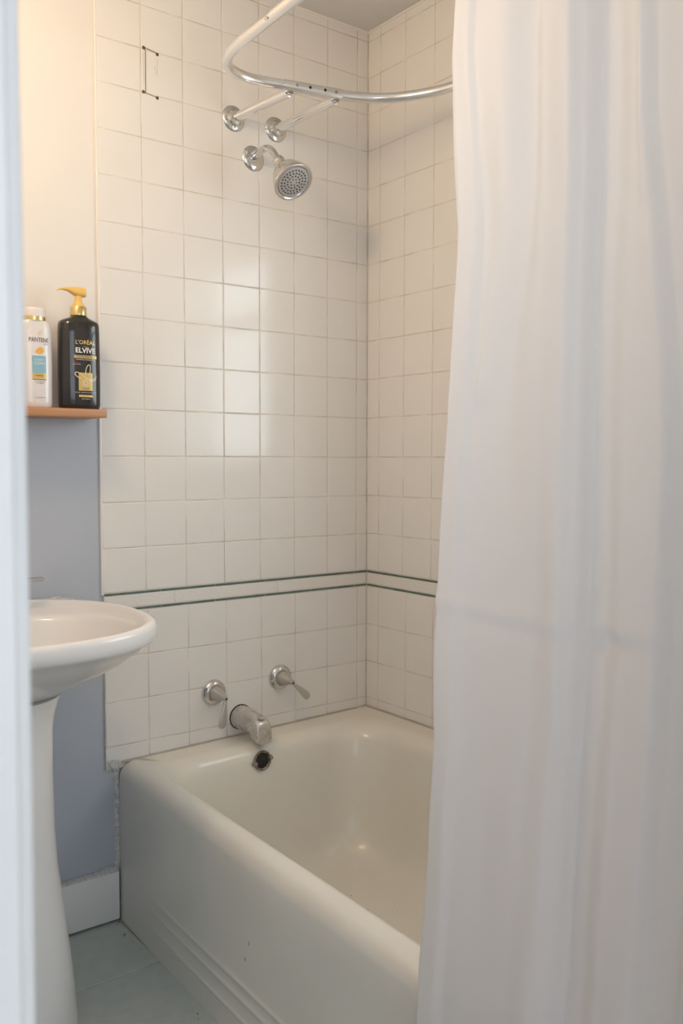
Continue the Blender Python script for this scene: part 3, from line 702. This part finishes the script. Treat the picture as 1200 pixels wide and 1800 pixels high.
# ------------------------------------------------------------------ shower curtain
edge = [(.353, -1.158), (.477, -1.165), (.579, -1.165), (.633, -1.162), (.751, -1.163), (.867, -1.151), (.945, -1.146), (1.024, -1.14), (1.088, -1.136), (1.184, -1.135), (1.264, -1.132), (1.336, -1.13), (1.425, -1.129), (1.465, -1.127), (1.592, -1.105), (1.721, -1.084), (1.804, -1.083)]
L1 = [(.471, -1.39), (.539, -1.392), (.739, -1.389), (.841, -1.391), (.968, -1.387), (1.075, -1.38), (1.211, -1.37), (1.349, -1.36), (1.488, -1.354), (1.704, -1.333)]
ST = [(.9, -1.235), (1.068, -1.222), (1.219, -1.226), (1.366, -1.245), (1.512, -1.259), (1.656, -1.268), (1.728, -1.272)]
L2 = [(.9, -1.515), (1.143, -1.504), (1.268, -1.488), (1.397, -1.466), (1.531, -1.44), (1.666, -1.428)]
def tab(T, z): return interp(z, [a for a, b in T], [b for a, b in T])
def xc(z): return -.70-.15*min(1, max(0, (2.0-z)/1.55))
def crease(z, z0, wd): return math.exp(-((z-z0)/wd)**2)
cur = thing('shower_curtain', 'white fabric shower curtain with soft vertical folds hanging outside the tub on the right', 'curtain', (-.80, -1.35, .06))
NZ, NS = 240, 170
V = []; F = []
def profile_at(z):
    e = tab(edge, z); l1 = tab(L1, z); st_ = tab(ST, z); l2 = tab(L2, z); st_ = max(st_, l1+.105)
    up_ = min(1, max(0, (z-.85)/.7)); lo = 1-up_
    low2 = min(1, max(0, (.95-z)/.1))
    pts = [(e+.0, .010), (e-.012, -.001), (e-.040, -.004), (e-.060, .003),
           (st_+.030, .001-.005*up_), (st_-.02, .002+.005*up_), (l1+.060, -.008), (l1+.014, -.018-.004*up_), (l1-.004, -.008),
           (l1-.016, .014), (l1-.036, .012), (l1-.070, -.004), 
           (l2+.012, -.012), (l2-.008, .004), (l2-.035, .010), (-1.568, -.012), (-1.583, .008), (-1.598, -.004)]
    out = [pts[0]]
    for p in pts[1:]:
        if p[0] < out[-1][0]-.002: out.append(p)
    return out
for i in range(NZ+1):
    z = .06+(1.985-.06)*i/NZ
    P = profile_at(z); y0, y1 = P[0][0], P[-1][0]
    for j in range(NS+1):
        s = j/NS; y_ = y0+(y1-y0)*s
        d = P[-1][1]
        for a, b in zip(P, P[1:]):
            if y_ >= b[0]-1e-9:
                t = (a[0]-y_)/(a[0]-b[0]); t = t*t*(3-2*t); d = a[1]+(b[1]-a[1])*t; break
        # packing creases: shallow ridges across the cloth
        zc = .943-.004*math.sin(s*5)
        ins = 1-.75*max(0, min(1, (s-.78)/.1))
        d += ins*(-.0038*crease(z, zc, .009)+.0020*crease(z, zc-.018, .012))
        z2 = .560; d += -.0016*crease(z, z2, .008)*math.exp(-((s-.35)/.25)**2)
        # dimple crease high on the right
        u = (y_+1.425); q = z-1.42-.9*(u+.02)
        d += .0025*math.exp(-(q/.014)**2)*math.exp(-((u)/.04)**2)
        # little tuck beside the main fold at the crease height
        l1 = tab(L1, z)
        d += .010*math.exp(-((z-.925)/.013)**2)*math.exp(-((y_-l1+.045)/.030)**2)
        d += .0025*math.sin(z*5.3+s*9)+.0015*math.sin(z*11+s*23+1.3)
        wv = .0012*math.sin(z*17)+.0015*math.sin(z*7.7+2) if j < 3 else 0
        V.append((xc(z)+d*.85, y_+wv, z))
for i in range(NZ):
    for j in range(NS):
        a = i*(NS+1)+j; F.append((a, a+1, a+NS+2, a+NS+1))
MB().add(V, F).build('cloth', M_curtain, cur, smooth=True, angle=80)
for j in range(7):
    y_ = -1.10-.078*j; x = -.6575-.018*((-y_-.9)/.72)
    mb = MB(); c = Vector((x, y_, ZR-.006))
    mb.tube([c+Vector((math.cos(t)*.021, 0, math.sin(t)*.026)) for t in [2*PI*k/24 for k in range(25)]], .0018, 8)
    mb.build('curtain_ring', M_chrome, cur, smooth=True)
# top hem that reaches the rings
MB().add([(xc(1.985)+.0, -1.085, 1.985), (xc(1.985), -1.598, 1.985), (-.681, -1.598, 2.004), (-.664, -1.085, 2.004)], [(0, 1, 2, 3)]).build('hem', M_curtain, cur)

# ------------------------------------------------------------------ wall lamp on the left wall (out of frame)
lt = thing('wall_lamp', 'frosted globe wall lamp on the left wall beside the sink', 'lamp', (XL, -.62, 2.06))
MB().lathe((XL, -.62, 2.06), (1, 0, 0), [(0, .05), (.012, .05), (.018, .04), (.02, .012)], 32).build('back_plate', M_chrome, lt, smooth=True, angle=40)
MB().tube([(XL+.015, -.62, 2.06), (XL+.10, -.62, 2.06)], .008, 12).build('arm', M_chrome, lt, smooth=True, angle=40)
MB().lathe((XL+.10, -.62, 2.06), (1, 0, 0), [(0, .02)]+[(.065-.065*math.cos(t), max(.02, .065*math.sin(t))) for t in [PI*(k+2)/14 for k in range(12)]]+[(.1298, .004)], 32).build('shade', M_shade, lt, smooth=True, angle=60)
pl = bpy.data.lights.new('lamp_light', 'POINT'); pl.energy = LAMP_POWER; pl.color = (1, .70, .42); pl.shadow_soft_size = .09
po = bpy.data.objects.new('lamp_light', pl); COL.objects.link(po); po.location = (XL+.26, -.62, 2.06)

# ------------------------------------------------------------------ floor bits by the tub foot
db = MB(); rr = random.Random(4)
for (x, y_, s) in ((-.782, -.012, .006), (-.79, -.02, .004), (-.796, -.078, .0055), (-.8, -.084, .003), (-.805, -.46, .004), (-.812, -.475, .003)):
    db.lathe((x-.006, y_, 0), (rr.uniform(-.3, .3), rr.uniform(-.3, .3), 1), [(0, s*.5), (s*.2, s*.4), (s*.3, s*.1)], 6)
o = db.build('dirt_crumb', M_debris, fl); o['kind'] = 'stuff'
bpy.context.view_layer.update()
